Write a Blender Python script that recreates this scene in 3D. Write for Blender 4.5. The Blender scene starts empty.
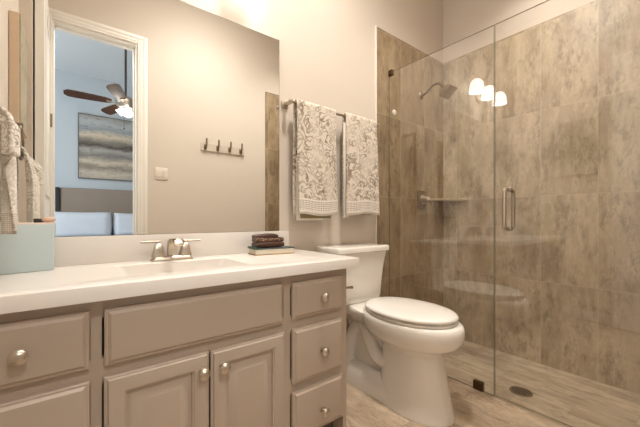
import bpy, bmesh, math, random
from mathutils import Vector, Matrix, noise as mnoise
S = bpy.context.scene
COL = S.collection
PI = math.pi

# ------------------------------------------------------------------ camera, world, lights, exposure
F_PX, YAW, CAM_Z, HORIZON = 317.0, 38.2, 0.965, 218.5
cd = bpy.data.cameras.new('camera'); cam = bpy.data.objects.new('camera', cd); COL.objects.link(cam)
cam.location = (0, 0, CAM_Z); cam.rotation_euler = (PI/2, 0, -math.radians(YAW))
cd.sensor_fit = 'HORIZONTAL'; cd.sensor_width = 36.0; cd.lens = F_PX*36.0/640.0
cd.shift_y = (HORIZON-213.5)/640.0; cd.clip_start = 0.01
S.camera = cam

w = bpy.data.worlds.new('world'); S.world = w; w.use_nodes = True
w.node_tree.nodes['Background'].inputs[0].default_value = (0.75, 0.85, 1.0, 1)
w.node_tree.nodes['Background'].inputs[1].default_value = 0.6

def lamp(name, kind, loc, energy, color, rot=(0, 0, 0), **kw):
    d = bpy.data.lights.new(name, kind); d.energy = energy; d.color = color
    for k, v in kw.items(): setattr(d, k, v)
    o = bpy.data.objects.new(name, d); COL.objects.link(o); o.location = loc; o.rotation_euler = rot
    return o
WARM = (1.0, 0.86, 0.70)
lamp('ceiling_diffuser_glow', 'AREA', (0.95, 0.76, 3.025), 15.0, (1.0, 0.945, 0.885), shape='DISK', size=0.26)
lamp('ceiling_light_glow', 'SPOT', (0.95, 0.76, 3.02), 95.0, (1.0, 0.945, 0.875), spot_size=math.radians(150), spot_blend=0.9, shadow_soft_size=0.14)
lamp('shower_fill_light', 'SPOT', (2.02, 0.62, 3.03), 80.0, (1.0, 0.945, 0.875), spot_size=math.radians(116), spot_blend=0.75, shadow_soft_size=0.07)  # added fill to brighten the shower, from an unseen invented fixture
lamp('doorway_fill_light', 'AREA', (0.18, -0.42, 2.72), 26.0, (1.0, 0.96, 0.91), (-math.radians(-28), 0, 0), shape='DISK', size=0.35)  # added fill through the doorway onto the cabinet fronts; no fixture here
lamp('bedroom_window_daylight', 'AREA', (-2.36, -1.05, 1.75), 60.0, (0.86, 0.93, 1.0), (0, -PI/2, 0), shape='RECTANGLE', size=1.5, size_y=1.5)
BELL_W, FAN_W = 5.6, 7.0
S.view_settings.view_transform = 'Standard'; S.view_settings.look = 'None'
S.view_settings.exposure = 0.0; S.view_settings.gamma = 1.0; S.view_settings.use_curve_mapping = False

# ------------------------------------------------------------------ materials
def srgb(r, g, b):
    f = lambda c: (c/255/12.92) if c/255 <= 0.04045 else ((c/255+0.055)/1.055)**2.4
    return (f(r), f(g), f(b), 1)
class NT:
    def __init__(s, name):
        s.m = bpy.data.materials.new(name); s.m.use_nodes = True; s.t = s.m.node_tree
        s.b = s.t.nodes['Principled BSDF']; s.out = s.t.nodes['Material Output']
    def n(s, kind, **kw):
        x = s.t.nodes.new(kind)
        for k, v in kw.items(): setattr(x, k, v)
        return x
    def L(s, a, b): s.t.links.new(a, b)
    def put(s, sock, v):
        if isinstance(v, bpy.types.NodeSocket): s.L(v, sock)
        else: sock.default_value = v
    def math(s, op, a, b=0.0, clamp=False):
        x = s.n('ShaderNodeMath', operation=op, use_clamp=clamp); s.put(x.inputs[0], a); s.put(x.inputs[1], b); return x.outputs[0]
    def mix(s, f, a, b):
        x = s.n('ShaderNodeMix', data_type='RGBA'); s.put(x.inputs[0], f); s.put(x.inputs[6], a); s.put(x.inputs[7], b); return x.outputs[2]
    def noise(s, vec, scale, detail=3, rough=0.5, dist=0.0):
        x = s.n('ShaderNodeTexNoise'); s.put(x.inputs['Vector'], vec)
        x.inputs['Scale'].default_value = scale; x.inputs['Detail'].default_value = detail
        x.inputs['Roughness'].default_value = rough; x.inputs['Distortion'].default_value = dist; return x.outputs[0]
    def ramp(s, f, stops, interp='LINEAR'):
        x = s.n('ShaderNodeValToRGB'); e = x.color_ramp; e.interpolation = interp; s.put(x.inputs[0], f)
        while len(e.elements) < len(stops): e.elements.new(0.5)
        for i, (p, c) in enumerate(stops): e.elements[i].position = p; e.elements[i].color = c if len(c) == 4 else (*c, 1)
        return x.outputs[0]
    def comb(s, x, y, z):
        c = s.n('ShaderNodeCombineXYZ'); s.put(c.inputs[0], x); s.put(c.inputs[1], y); s.put(c.inputs[2], z); return c.outputs[0]
    def pos(s):
        o = s.n('ShaderNodeTexCoord').outputs['Object']; x = s.n('ShaderNodeSeparateXYZ'); s.L(o, x.inputs[0]); return o, x.outputs
    def uv(s):
        o = s.n('ShaderNodeTexCoord').outputs['UV']; x = s.n('ShaderNodeSeparateXYZ'); s.L(o, x.inputs[0]); return o, x.outputs
    def bump(s, h, strength=0.1, dist=0.01):
        x = s.n('ShaderNodeBump'); x.inputs['Strength'].default_value = strength; x.inputs['Distance'].default_value = dist
        s.put(x.inputs['Height'], h); s.L(x.outputs[0], s.b.inputs['Normal'])

def mat(name, col, rough=0.5, metal=0.0, var=0.04, scale=6.0, bump=0.0, bscale=80.0, spec=None, coat=0.0):
    t = NT(name); o, _ = t.pos()
    if var > 0:
        c2 = tuple(max(0, c*(1-var*2)) for c in col[:3])+(1,)
        t.L(t.mix(t.noise(o, scale, 4), col, c2), t.b.inputs['Base Color'])
    else: t.b.inputs['Base Color'].default_value = col
    t.b.inputs['Roughness'].default_value = rough; t.b.inputs['Metallic'].default_value = metal
    if spec is not None: t.b.inputs['Specular IOR Level'].default_value = spec
    if coat: t.b.inputs['Coat Weight'].default_value = coat; t.b.inputs['Coat Roughness'].default_value = 0.08
    if bump: t.bump(t.noise(o, bscale, 3), bump, 0.002)
    return t.m
def emis(name, col, strength, base=(0.8, 0.8, 0.8, 1)):
    t = NT(name); t.b.inputs['Base Color'].default_value = base
    t.b.inputs['Emission Color'].default_value = col; t.b.inputs['Emission Strength'].default_value = strength
    t.b.inputs['Roughness'].default_value = 0.3
    return t.m

def tile_mat(name, au, av, su, sv, ou, ov, base, dark, light, grout, stagger=0.0, rough=0.34, streak=(12.0, 0.9), amt=1.0):
    """Stone look rectangular tile laid in a grid over two world axes, each tile with its own veining."""
    t = NT(name); _, p = t.pos()
    u = t.math('DIVIDE', t.math('SUBTRACT', p[au], ou), su); v = t.math('DIVIDE', t.math('SUBTRACT', p[av], ov), sv)
    iu = t.math('FLOOR', u)
    if stagger: v = t.math('ADD', v, t.math('MULTIPLY', iu, stagger))
    iv = t.math('FLOOR', v); fu = t.math('FRACT', u); fv = t.math('FRACT', v)
    wn = t.n('ShaderNodeTexWhiteNoise', noise_dimensions='3D'); t.L(t.comb(iu, iv, 3.3), wn.inputs[0])
    off = t.n('ShaderNodeVectorMath', operation='SCALE'); t.L(wn.outputs['Color'], off.inputs[0]); off.inputs['Scale'].default_value = 7.0
    def shifted(a, b):
        x = t.n('ShaderNodeVectorMath', operation='ADD'); t.L(t.comb(t.math('MULTIPLY', p[au], a), t.math('MULTIPLY', p[av], b), 0.0), x.inputs[0])
        t.L(off.outputs[0], x.inputs[1]); return x.outputs[0]
    cloud = t.noise(shifted(3.0, 1.6), 1.6, 4, 0.55, 0.4)
    strk = t.noise(shifted(*streak), 1.0, 5, 0.62, 0.2)
    fine = t.noise(shifted(70, 16), 1.0, 4, 0.6)
    patch = t.noise(shifted(28, 9), 1.0, 10, 0.86, 0.1)
    zone = t.ramp(t.noise(shifted(9, 4), 1.0, 4, 0.65), [(0.44, (0, 0, 0)), (0.58, (1, 1, 1))])
    c = t.mix(t.ramp(strk, [(0.36, (0, 0, 0)), (0.64, (1, 1, 1))]), base, light)
    c = t.mix(t.math('MULTIPLY', t.ramp(cloud, [(0.44, (0, 0, 0)), (0.70, (1, 1, 1))]), 0.55*amt), c, dark)
    pm = t.math('MULTIPLY', t.ramp(patch, [(0.485, (0, 0, 0)), (0.525, (1, 1, 1))]), zone)
    c = t.mix(t.math('MULTIPLY', pm, 0.52*amt), c, tuple(k*0.62 for k in dark[:3])+(1,))
    pale = t.math('MULTIPLY', t.ramp(t.noise(shifted(30, 12), 1.0, 9, 0.82, 0.1), [(0.50, (0, 0, 0)), (0.55, (1, 1, 1))]), t.ramp(cloud, [(0.42, (1, 1, 1)), (0.60, (0, 0, 0))]))
    c = t.mix(t.math('MULTIPLY', pale, 0.50*amt), c, tuple(min(1, k*1.15) for k in light[:3])+(1,))
    c = t.mix(t.math('MULTIPLY', t.math('SUBTRACT', fine, 0.5), 0.45, True), c, (0.0, 0.0, 0.0, 1))
    tone = t.math('ADD', 0.93, t.math('MULTIPLY', wn.outputs['Value'], 0.10))
    hsv = t.n('ShaderNodeHueSaturation'); t.L(c, hsv.inputs['Color']); t.L(tone, hsv.inputs['Value']); c = hsv.outputs[0]
    du = t.math('MULTIPLY', t.math('MINIMUM', fu, t.math('SUBTRACT', 1.0, fu)), su)
    dv = t.math('MULTIPLY', t.math('MINIMUM', fv, t.math('SUBTRACT', 1.0, fv)), sv)
    g = t.math('LESS_THAN', t.math('MINIMUM', du, dv), 0.0016)
    c = t.mix(t.math('MULTIPLY', g, 0.34), c, grout)
    t.L(c, t.b.inputs['Base Color'])
    t.b.inputs['Roughness'].default_value = rough
    t.bump(t.math('SUBTRACT', t.math('MULTIPLY', fine, 0.15), t.math('MULTIPLY', g, 1.0)), 0.25, 0.002)
    return t.m

def towel_mat(name, length, ink, cloth, white, scale=1.0):
    """Woven curling vine pattern; UV in metres, v = 0 at the front hem."""
    t = NT(name); o, p = t.uv()
    wob = t.n('ShaderNodeTexNoise'); t.L(o, wob.inputs['Vector']); wob.inputs['Scale'].default_value = 16*scale
    d = t.n('ShaderNodeVectorMath', operation='SCALE'); t.L(wob.outputs['Color'], d.inputs[0]); d.inputs['Scale'].default_value = 0.05/scale
    q = t.n('ShaderNodeVectorMath', operation='ADD'); t.L(o, q.inputs[0]); t.L(d.outputs[0], q.inputs[1])
    n1 = t.noise(q.outputs[0], 15*scale, 1.0, 0.4)
    ln = t.math('ABSOLUTE', t.math('SUBTRACT', t.math('FRACT', t.math('MULTIPLY', n1, 7.0)), 0.5))
    vine = t.ramp(ln, [(0.10, (1, 1, 1)), (0.20, (0, 0, 0))])
    vor = t.n('ShaderNodeTexVoronoi', feature='F1'); t.L(q.outputs[0], vor.inputs['Vector']); vor.inputs['Scale'].default_value = 30*scale
    ring = t.ramp(t.math('ABSOLUTE', t.math('SUBTRACT', vor.outputs[0], 0.36)), [(0.06, (1, 1, 1)), (0.14, (0, 0, 0))])
    panel = t.ramp(t.noise(t.comb(t.math('MULTIPLY', p[0], 1.0), t.math('MULTIPLY', p[1], 0.35), 0.0), 13, 2), [(0.40, (0.35, 0.35, 0.35)), (0.60, (1, 1, 1))])
    ink_f = t.math('MULTIPLY', t.math('MAXIMUM', vine, t.math('MULTIPLY', ring, 0.75)), t.math('MULTIPLY', panel, 0.9))
    body = t.mix(ink_f, cloth, ink)
    # lace band
    cu = t.math('SINE', t.math('MULTIPLY', t.math('ADD', p[0], p[1]), 300.0*scale)); cv = t.math('SINE', t.math('MULTIPLY', t.math('SUBTRACT', p[0], p[1]), 300.0*scale))
    lat = t.math('GREATER_THAN', t.math('MULTIPLY', cu, cv), 0.15)
    inb = t.math('MULTIPLY', t.math('GREATER_THAN', p[1], 0.022), t.math('LESS_THAN', p[1], 0.078))
    band = t.mix(t.math('MULTIPLY', t.math('MULTIPLY', lat, inb), 0.8), white, ink)
    isb = t.math('LESS_THAN', p[1], 0.086)
    t.L(t.mix(isb, body, band), t.b.inputs['Base Color'])
    t.b.inputs['Roughness'].default_value = 0.95; t.b.inputs['Specular IOR Level'].default_value = 0.1
    t.b.inputs['Sheen Weight'].default_value = 0.25
    t.bump(t.math('ADD', ink_f, t.noise(o, 700, 2)), 0.5, 0.003)
    return t.m

def glass_mat(name, tint):
    t = NT(name)
    lw = t.n('ShaderNodeLayerWeight'); lw.inputs['Blend'].default_value = 0.5
    f = t.math('POWER', lw.outputs['Facing'], 5.0)
    f = t.math('ADD', t.math('MULTIPLY', f, 0.93), 0.068, True)
    tr = t.n('ShaderNodeBsdfTransparent'); tr.inputs[0].default_value = tint
    gl = t.n('ShaderNodeBsdfGlossy'); gl.inputs['Roughness'].default_value = 0.0; gl.inputs['Color'].default_value = (1, 1, 1, 1)
    mx = t.n('ShaderNodeMixShader'); t.L(f, mx.inputs[0]); t.L(tr.outputs[0], mx.inputs[1]); t.L(gl.outputs[0], mx.inputs[2])
    t.L(mx.outputs[0], t.out.inputs['Surface'])
    return t.m

M = {}
M['wall'] = mat('painted_plaster_warm', srgb(214, 202, 188), 0.75, var=0.015, bump=0.12, bscale=140)
M['plate'] = mat('switch_plate_beige', srgb(222, 211, 198), 0.4, var=0.0)
M['ceiling'] = mat('ceiling_paint', srgb(232, 226, 216), 0.85, var=0.01)
M['trim'] = mat('trim_paint', srgb(236, 230, 220), 0.42, var=0.01)
M['door'] = mat('door_paint', srgb(236, 231, 222), 0.40, var=0.01)
M['cab'] = mat('taupe_cabinet_paint', srgb(180, 163, 147), 0.42, var=0.03, scale=3)
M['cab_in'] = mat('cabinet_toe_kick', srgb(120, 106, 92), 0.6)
M['counter'] = mat('white_cultured_marble', srgb(226, 219, 211), 0.28, var=0.012, scale=30, coat=0.2)
M['nickel'] = mat('brushed_nickel', srgb(202, 190, 174), 0.34, 1.0, var=0.06, scale=40)
M['nickel_d'] = mat('dark_brushed_nickel', srgb(150, 134, 114), 0.30, 1.0, var=0.06, scale=40)
M['bronze'] = mat('bronze_clamp', srgb(96, 72, 46), 0.4, 0.8, var=0.1, scale=60)
M['porc'] = mat('white_porcelain', srgb(238, 232, 223), 0.12, var=0.006, coat=0.5)
M['seat'] = mat('white_seat_plastic', srgb(240, 234, 226), 0.2, var=0.006)
TB, TD, TL, TG = srgb(171, 154, 129), srgb(132, 114, 89), srgb(194, 178, 153), srgb(214, 203, 186)
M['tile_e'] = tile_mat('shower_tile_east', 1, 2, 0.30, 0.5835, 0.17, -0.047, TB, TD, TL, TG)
M['tile_n'] = tile_mat('shower_tile_north', 0, 2, 0.30, 0.5835, 0.142, -0.047, srgb(150, 129, 101), srgb(112, 92, 67), srgb(172, 152, 123), TG)  # darker, browner than east: shade of grazing light put into the tile colour
M['tile_s'] = tile_mat('shower_tile_south', 0, 2, 0.30, 0.5835, 0.142, -0.047, srgb(150, 129, 101), srgb(112, 92, 67), srgb(172, 152, 123), TG)  # same shade painted into the colour as on the north tile
M['tile_f'] = tile_mat('shower_floor_tile', 0, 1, 0.145, 0.60, 1.80, 0.1, srgb(182, 163, 138), srgb(134, 114, 90), srgb(208, 192, 168), srgb(150, 134, 112), stagger=0.37, streak=(16, 3.0))
M['floor'] = tile_mat('bathroom_floor_tile', 0, 1, 0.30, 0.60, 1.05, 0.32, srgb(188, 164, 138), srgb(132, 108, 84), srgb(220, 200, 174), srgb(168, 146, 120), stagger=0.5, streak=(9, 3.0))
M['glass'] = glass_mat('clear_shower_glass', (0.985, 0.982, 0.975, 1))
M['gedge'] = mat('glass_edge', srgb(128, 124, 102), 0.2, var=0.05)
t = NT('silvered_mirror'); t.b.inputs['Base Color'].default_value = (0.93, 0.94, 0.93, 1); t.b.inputs['Metallic'].default_value = 1; t.b.inputs['Roughness'].default_value = 0.0
M['mirror'] = t.m
M['medge'] = mat('mirror_edge', srgb(150, 150, 140), 0.25, 0.3)
INK, CLOTH, WHT = srgb(134, 115, 95), srgb(222, 211, 196), srgb(232, 224, 212)
M['towel'] = towel_mat('vine_towel', 0.6, INK, CLOTH, WHT)
M['towel_ring'] = towel_mat('vine_towel_ring', 0.6, srgb(176, 162, 144), srgb(240, 233, 222), WHT, 2.1)
M['towel_back'] = mat('olive_towel_lining', srgb(150, 136, 96), 0.95, var=0.1, scale=60)
M['bell'] = emis('frosted_bell_glass_lit', (1.0, 0.945, 0.87, 1), BELL_W)
M['bulb'] = emis('lit_bulb', (1.0, 0.93, 0.82, 1), 14.0)
M['blue_box'] = mat('pale_blue_lacquer', srgb(186, 200, 200), 0.45, var=0.02)
M['box_rim'] = mat('pink_white_rim', srgb(224, 206, 192), 0.5)
M['dark'] = mat('dark_fitting', srgb(52, 44, 38), 0.45)
M['shell'] = mat('shell_peach', srgb(226, 190, 166), 0.5, var=0.15, scale=120)

# ------------------------------------------------------------------ mesh helpers
def BM(): return bmesh.new()
def box(bm, x0, x1, y0, y1, z0, z1, bev=0.0, seg=2):
    g = bmesh.ops.create_cube(bm, size=1.0)
    vs = g['verts']
    for v in vs: v.co = Vector(((x0+x1)/2+v.co.x*(x1-x0), (y0+y1)/2+v.co.y*(y1-y0), (z0+z1)/2+v.co.z*(z1-z0)))
    if bev > 0:
        es = list({e for v in vs for e in v.link_edges})
        bmesh.ops.bevel(bm, geom=es, offset=bev, segments=seg, affect='EDGES', profile=0.5)
def loft(bm, rings, cap0=True, cap1=True, closed=True):
    vr = [[bm.verts.new(p) for p in r] for r in rings]
    n = len(vr[0])
    for a, b in zip(vr, vr[1:]):
        for i in range(n if closed else n-1):
            j = (i+1) % n
            bm.faces.new((a[i], a[j], b[j], b[i]))
    if cap0: bm.faces.new(list(reversed(vr[0])))
    if cap1: bm.faces.new(vr[-1])
    return vr
def frame_of(d):
    d = Vector(d).normalized(); up = Vector((0, 0, 1)) if abs(d.z) < 0.9 else Vector((1, 0, 0))
    a = d.cross(up).normalized(); return a, a.cross(d).normalized()
def lathe(bm, prof, origin, axis=(0, 0, 1), n=20, cap0=True, cap1=True):
    """prof: (radius, height along axis)"""
    o = Vector(origin); d = Vector(axis).normalized(); a, b = frame_of(d)
    loft(bm, [[o+d*h+(a*math.cos(2*PI*i/n)+b*math.sin(2*PI*i/n))*max(r, 1e-4) for i in range(n)] for r, h in prof], cap0, cap1)
def smooth_pts(pts, sub=6):
    P = [Vector(p) for p in pts]; out = []
    for i in range(len(P)-1):
        p0 = P[max(i-1, 0)]; p1 = P[i]; p2 = P[i+1]; p3 = P[min(i+2, len(P)-1)]
        for k in range(sub):
            s = k/sub
            out.append(0.5*((2*p1)+(-p0+p2)*s+(2*p0-5*p1+4*p2-p3)*s*s+(-p0+3*p1-3*p2+p3)*s**3))
    out.append(P[-1]); return out
def tube(bm, pts, r, n=12, rr=None):
    P = [Vector(p) for p in pts]; rings = []; a = None
    for i, p in enumerate(P):
        d = (P[min(i+1, len(P)-1)]-P[max(i-1, 0)]).normalized()
        if a is None: a, _ = frame_of(d)
        a = (a-d*a.dot(d)).normalized(); b = d.cross(a)
        q = rr[i] if rr else r
        rings.append([p+(a*math.cos(2*PI*k/n)+b*math.sin(2*PI*k/n))*q for k in range(n)])
    loft(bm, rings)
def obj(name, bm, m, parent=None, smooth=True, angle=35):
    bmesh.ops.recalc_face_normals(bm, faces=bm.faces)
    me = bpy.data.meshes.new(name); bm.to_mesh(me); bm.free()
    if smooth:
        for p in me.polygons: p.use_smooth = True
        me.set_sharp_from_angle(angle=math.radians(angle))
    o = bpy.data.objects.new(name, me); COL.objects.link(o)
    if m: me.materials.append(m)
    if parent:
        o.parent = parent
        q = Matrix.Identity(4); x = parent
        while x: q = Matrix.Translation(x.location) @ q if x.type == 'EMPTY' else q; x = x.parent
        if parent.type == 'EMPTY': o.matrix_parent_inverse = q.inverted()
    return o
def tag(o, label, cat, group=None):
    o['label'] = label; o['category'] = cat
    if group: o['group'] = group
    return o
def thing(name, label, cat, loc, group=None):
    o = bpy.data.objects.new(name, None); COL.objects.link(o); o.location = loc; o.empty_display_size = 0.1
    return tag(o, label, cat, group)
def struct(name, bm, m, smooth=False):
    o = obj(name, bm, m, smooth=smooth); o['kind'] = 'structure'; return o
def slab(name, m, *b, bev=0.0):
    bm = BM(); box(bm, *b, bev=bev); return struct(name, bm, m)
def panel(bm, x0, x1, z0, z1, yb, prof):
    """Rectangular moulded panel facing -Y; prof = (inset, height off the back plane)."""
    loft(bm, [[(x0+i, yb-h, z0+i), (x1-i, yb-h, z0+i), (x1-i, yb-h, z1-i), (x0+i, yb-h, z1-i)] for i, h in prof])

# ------------------------------------------------------------------ room shell
D = 1.5; XW, XE = -0.22, 2.537; H = 3.05; XG = 1.8075; XT = 1.674
slab('floor', M['floor'], XW-0.1, XG+0.004, -0.12, D+0.12, -0.10, 0.0)
bm = BM()
v = [bm.verts.new(c) for c in ((XG+0.004, 0, 0), (XE+0.1, 0, -0.034), (XE+0.1, D+0.1, -0.034), (XG+0.004, D+0.1, 0), (XG+0.004, 0, -0.1), (XE+0.1, 0, -0.1), (XE+0.1, D+0.1, -0.1), (XG+0.004, D+0.1, -0.1))]
for f in ((0, 1, 2, 3), (7, 6, 5, 4), (0, 4, 5, 1), (1, 5, 6, 2), (2, 6, 7, 3), (3, 7, 4, 0)): bm.faces.new([v[i] for i in f])
struct('floor_shower', bm, M['tile_f'])
slab('ceiling', M['ceiling'], XW-0.1, XE+0.12, 0.0, D+0.12, H, H+0.1)
slab('wall_north', M['wall'], XW-0.12, XE+0.12, D, D+0.12, -0.1, H)
slab('wall_west', M['wall'], XW-0.12, XW, -0.0, D, -0.1, H)
slab('wall_west_return', M['wall'], XW, -0.166, 0.013, 0.64, 0.0, H)
slab('wall_east', M['wall'], XE, XE+0.12, 0.0, D, -0.1, H)
TZ = 2.302
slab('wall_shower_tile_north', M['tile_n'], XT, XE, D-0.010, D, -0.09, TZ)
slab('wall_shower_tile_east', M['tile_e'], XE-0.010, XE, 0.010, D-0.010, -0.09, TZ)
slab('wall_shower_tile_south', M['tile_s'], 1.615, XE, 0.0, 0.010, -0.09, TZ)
slab('trim_1', M['trim'], XT-0.007, XT, D-0.012, D, 0.0, TZ+0.006)      # white edge profile beside the tile
# south wall with the doorway to the bedroom (the camera stands in it)
DX0, DX1, DZ = -0.105, 0.434, 2.40
bm = BM()
box(bm, XW-0.12, DX0, -0.12, 0.0, -0.1, H); box(bm, DX1, XE+0.12, -0.12, 0.0, -0.1, H); box(bm, DX0, DX1, -0.12, 0.0, DZ, H)
struct('wall_south', bm, M['wall'])
bm = BM()
cw = 0.072
for x0, x1, z0, z1 in ((DX1, DX1+cw, 0, DZ+cw), (DX0-0.056, DX0, 0, DZ+cw), (DX0, DX1, DZ, DZ+cw)):
    box(bm, x0, x1, 0.0, 0.012, z0, z1, 0.003, 1)
for x0, x1, z0, z1 in ((DX1+cw-0.028, DX1+cw, 0, DZ+cw), (DX1+0.016, DX1+0.030, 0, DZ+cw-0.030), (DX0-0.056, DX0-0.036, 0, DZ+cw), (DX0-0.035, DX1+cw-0.029, DZ+cw-0.028, DZ+cw), (DX0, DX1, DZ+0.018, DZ+0.036)):
    box(bm, x0, x1, 0.011, 0.015, z0, z1, 0.002, 2)
box(bm, DX0-0.0, DX0+0.012, -0.12, 0.0, 0, DZ); box(bm, DX1-0.012, DX1, -0.12, 0.0, 0, DZ); box(bm, DX0+0.012, DX1-0.012, -0.12, 0.0, DZ-0.012, DZ)
box(bm, DX1-0.022, DX1-0.012, -0.085, -0.05, 0, DZ-0.012); box(bm, DX0+0.012, DX1-0.012, -0.085, -0.05, DZ-0.022, DZ-0.012)
struct('trim_2', bm, M['trim'], True)
for nm, b in (('baseboard_north', (0.98, XT-0.008, D-0.014, D, 0, 0.10)), ('baseboard_south', (DX1+cw+0.001, 1.614, 0, 0.014, 0, 0.10)), ('baseboard_west', (XW, XW+0.014, 0.641, 0.98, 0, 0.10))):
    slab(nm, M['trim'], *b, bev=0.004)
# open door leaf lying near the west wall
bm = BM(); box(bm, -0.158, -0.116, 0.028, 0.60, 0.012, 2.385, 0.002, 1)
dl = struct('door_1', bm, M['door'])
for y0, y1, z0, z1 in ((0.11, 0.52, 0.25, 0.95), (0.11, 0.52, 1.10, 2.20)):
    bm = BM(); 
    for a, b, c, d_ in ((y0, y1, z0, z0+0.012), (y0, y1, z1-0.012, z1), (y0, y0+0.012, z0, z1), (y1-0.012, y1, z0, z1)): box(bm, -0.117, -0.111, a, b, c, d_, 0.002, 1)
    obj('door_moulding', bm, M['door'], dl)
for z in (0.88, 1.62):
    bm = BM(); box(bm, -0.1165, -0.1120, 0.010, 0.045, z, z+0.09, 0.001, 1); lathe(bm, [(0.006, 0), (0.006, 0.094)], (-0.108, 0.022, z-0.002))
    obj('hinge', bm, M['nickel_d'], dl)

# ------------------------------------------------------------------ bedroom seen through the mirror
BW = mat('bedroom_blue_grey_paint', srgb(196, 205, 210), 0.8, var=0.01)
BY = -2.80
slab('floor_bedroom', mat('bedroom_carpet', srgb(170, 158, 142), 0.95, var=0.1, scale=90), -2.5, 2.6, BY-0.1, -0.12, -0.1, 0.0)
slab('ceiling_bedroom', mat('bedroom_ceiling_paint', srgb(226, 230, 232), 0.85, var=0.01), -2.5, 2.6, BY-0.1, -0.12, 3.06, 3.16)
slab('wall_bedroom_south', BW, -2.5, 2.6, BY-0.12, BY, 0, 3.06)
slab('wall_bedroom_east', BW, 2.5, 2.62, BY, -0.12, 0, 3.06)
bm = BM(); X0, X1 = -2.52, -2.40
box(bm, X0, X1, BY, -1.85, 0, 3.06); box(bm, X0, X1, -0.25, -0.12, 0, 3.06); box(bm, X0, X1, -1.85, -0.25, 0, 0.95); box(bm, X0, X1, -1.85, -0.25, 2.55, 3.06)
struct('wall_bedroom_west', bm, BW)
bm = BM()
for a, b, c, d_ in ((-1.85, -1.80, 0.95, 2.55), (-0.30, -0.25, 0.95, 2.55), (-1.80, -0.30, 0.95, 1.0), (-1.80, -0.30, 2.50, 2.55), (-1.80, -0.30, 1.73, 1.77)): box(bm, -2.50, -2.45, a, b, c, d_)
struct('window_1', bm, M['trim'])

bed = thing('bed', 'upholstered bed with a tall taupe headboard seen through the doorway in the mirror', 'bed', (0.5, BY+1.0, 0))
HB = mat('taupe_headboard_fabric', srgb(150, 136, 122), 0.9, bump=0.3, bscale=300); HBE = mat('dark_headboard_end', srgb(46, 40, 40), 0.6)
bm = BM(); box(bm, -0.115, 1.40, BY+0.02, BY+0.10, 0.10, 1.40, 0.02, 3); obj('headboard', bm, HB, bed)
bm = BM(); box(bm, -0.165, -0.117, BY+0.02, BY+0.115, 0.10, 1.40, 0.006, 2); e = obj('headboard_end', bm, HBE, bed); e['label'] = 'dark end strip of the headboard'
SHEET = mat('pale_blue_bedding', srgb(214, 220, 228), 0.9, var=0.03, scale=8, bump=0.2, bscale=40)
bm = BM(); box(bm, -0.20, 1.45, BY+0.12, -0.80, 0.26, 0.70, 0.06, 4); obj('mattress', bm, SHEET, bed)
bm = BM(); box(bm, -0.18, 1.43, BY+0.14, -0.82, 0.12, 0.27, 0.01, 2); obj('bed_base', bm, HB, bed)
for x in (-0.06, 1.35):
    for y in (BY+0.22, -0.90):
        bm = BM(); box(bm, x-0.03, x+0.03, y-0.03, y+0.03, 0.0, 0.13, 0.004, 1); obj('leg', bm, HBE, bed)
def pillow(x0, x1, z0, z1, y, th, label):
    bm = BM(); nx, nz = 16, 10; cx, cz = (x0+x1)/2, (z0+z1)/2
    F_, B_ = [], []
    for j in range(nz+1):
        rf, rb = [], []
        for i in range(nx+1):
            a, b = i/nx*2-1, j/nz*2-1
            k = (max(0, 1-a**8)*max(0, 1-b**8))**0.5
            px = cx+a*(x1-x0)/2*(1-0.04*b*b); pz = cz+b*(z1-z0)/2*(1-0.05*(1-a*a)+0.05)
            wob = 0.012*mnoise.noise(Vector((px*6, pz*6, x0)))
            rf.append(bm.verts.new((px, y+th/2*k+wob*k, pz))); rb.append(bm.verts.new((px, y-th/2*k, pz)) if 0 < i < nx and 0 < j < nz else rf[-1])
        F_.append(rf); B_.append(rb)
    for R_, fl in ((F_, 0), (B_, 1)):
        for j in range(nz):
            for i in range(nx):
                q = [R_[j][i], R_[j][i+1], R_[j+1][i+1], R_[j+1][i]]
                try: bm.faces.new(q if fl else q[::-1])
                except ValueError: pass
    tag(obj('pillow', bm, SHEET, angle=80), label, 'pillow', 'pillows on the mirrored bed')
pillow(-0.20, 0.475, 0.702, 1.05, BY+0.26, 0.16, 'pale blue pillow below the dark headboard end, left in the mirror')
pillow(0.49, 1.16, 0.702, 1.04, BY+0.26, 0.16, 'pale blue pillow partly hidden by the mirrored door casing')

# painting over the bed: plain abstract bands
t = NT('banded_abstract_canvas'); o_, p_ = t.pos()
z_ = t.math('ADD', t.math('MULTIPLY', t.math('SUBTRACT', p_[2], 1.54), 1.04), t.math('MULTIPLY', t.math('SUBTRACT', t.noise(t.comb(t.math('MULTIPLY', p_[0], 4.0), 0.0, t.math('MULTIPLY', p_[2], 9.0)), 1.0, 6, 0.65), 0.5), 0.20))
c_ = t.ramp(z_, [(0.0, srgb(168, 160, 146)), (0.10, srgb(198, 186, 168)), (0.20, srgb(142, 132, 118)), (0.27, srgb(206, 192, 170)), (0.37, srgb(128, 126, 120)), (0.46, srgb(172, 168, 158)), (0.53, srgb(86, 76, 68)), (0.60, srgb(140, 132, 120)), (0.68, srgb(212, 196, 170)), (0.78, srgb(150, 156, 158)), (0.88, srgb(178, 182, 182)), (1.0, srgb(150, 146, 136))])
sp_ = t.ramp(t.noise(t.comb(t.math('MULTIPLY', p_[0], 14.0), 0.0, t.math('MULTIPLY', p_[2], 46.0)), 1.0, 4, 0.6), [(0.56, (0, 0, 0)), (0.64, (1, 1, 1))])
t.L(t.mix(t.math('MULTIPLY', sp_, 0.45), c_, srgb(96, 84, 72)), t.b.inputs['Base Color']); t.b.inputs['Roughness'].default_value = 0.8
pt = thing('painting', 'abstract banded landscape painting on the blue-grey bedroom wall above the headboard', 'painting', (0.85, BY+0.02, 1.4))
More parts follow.
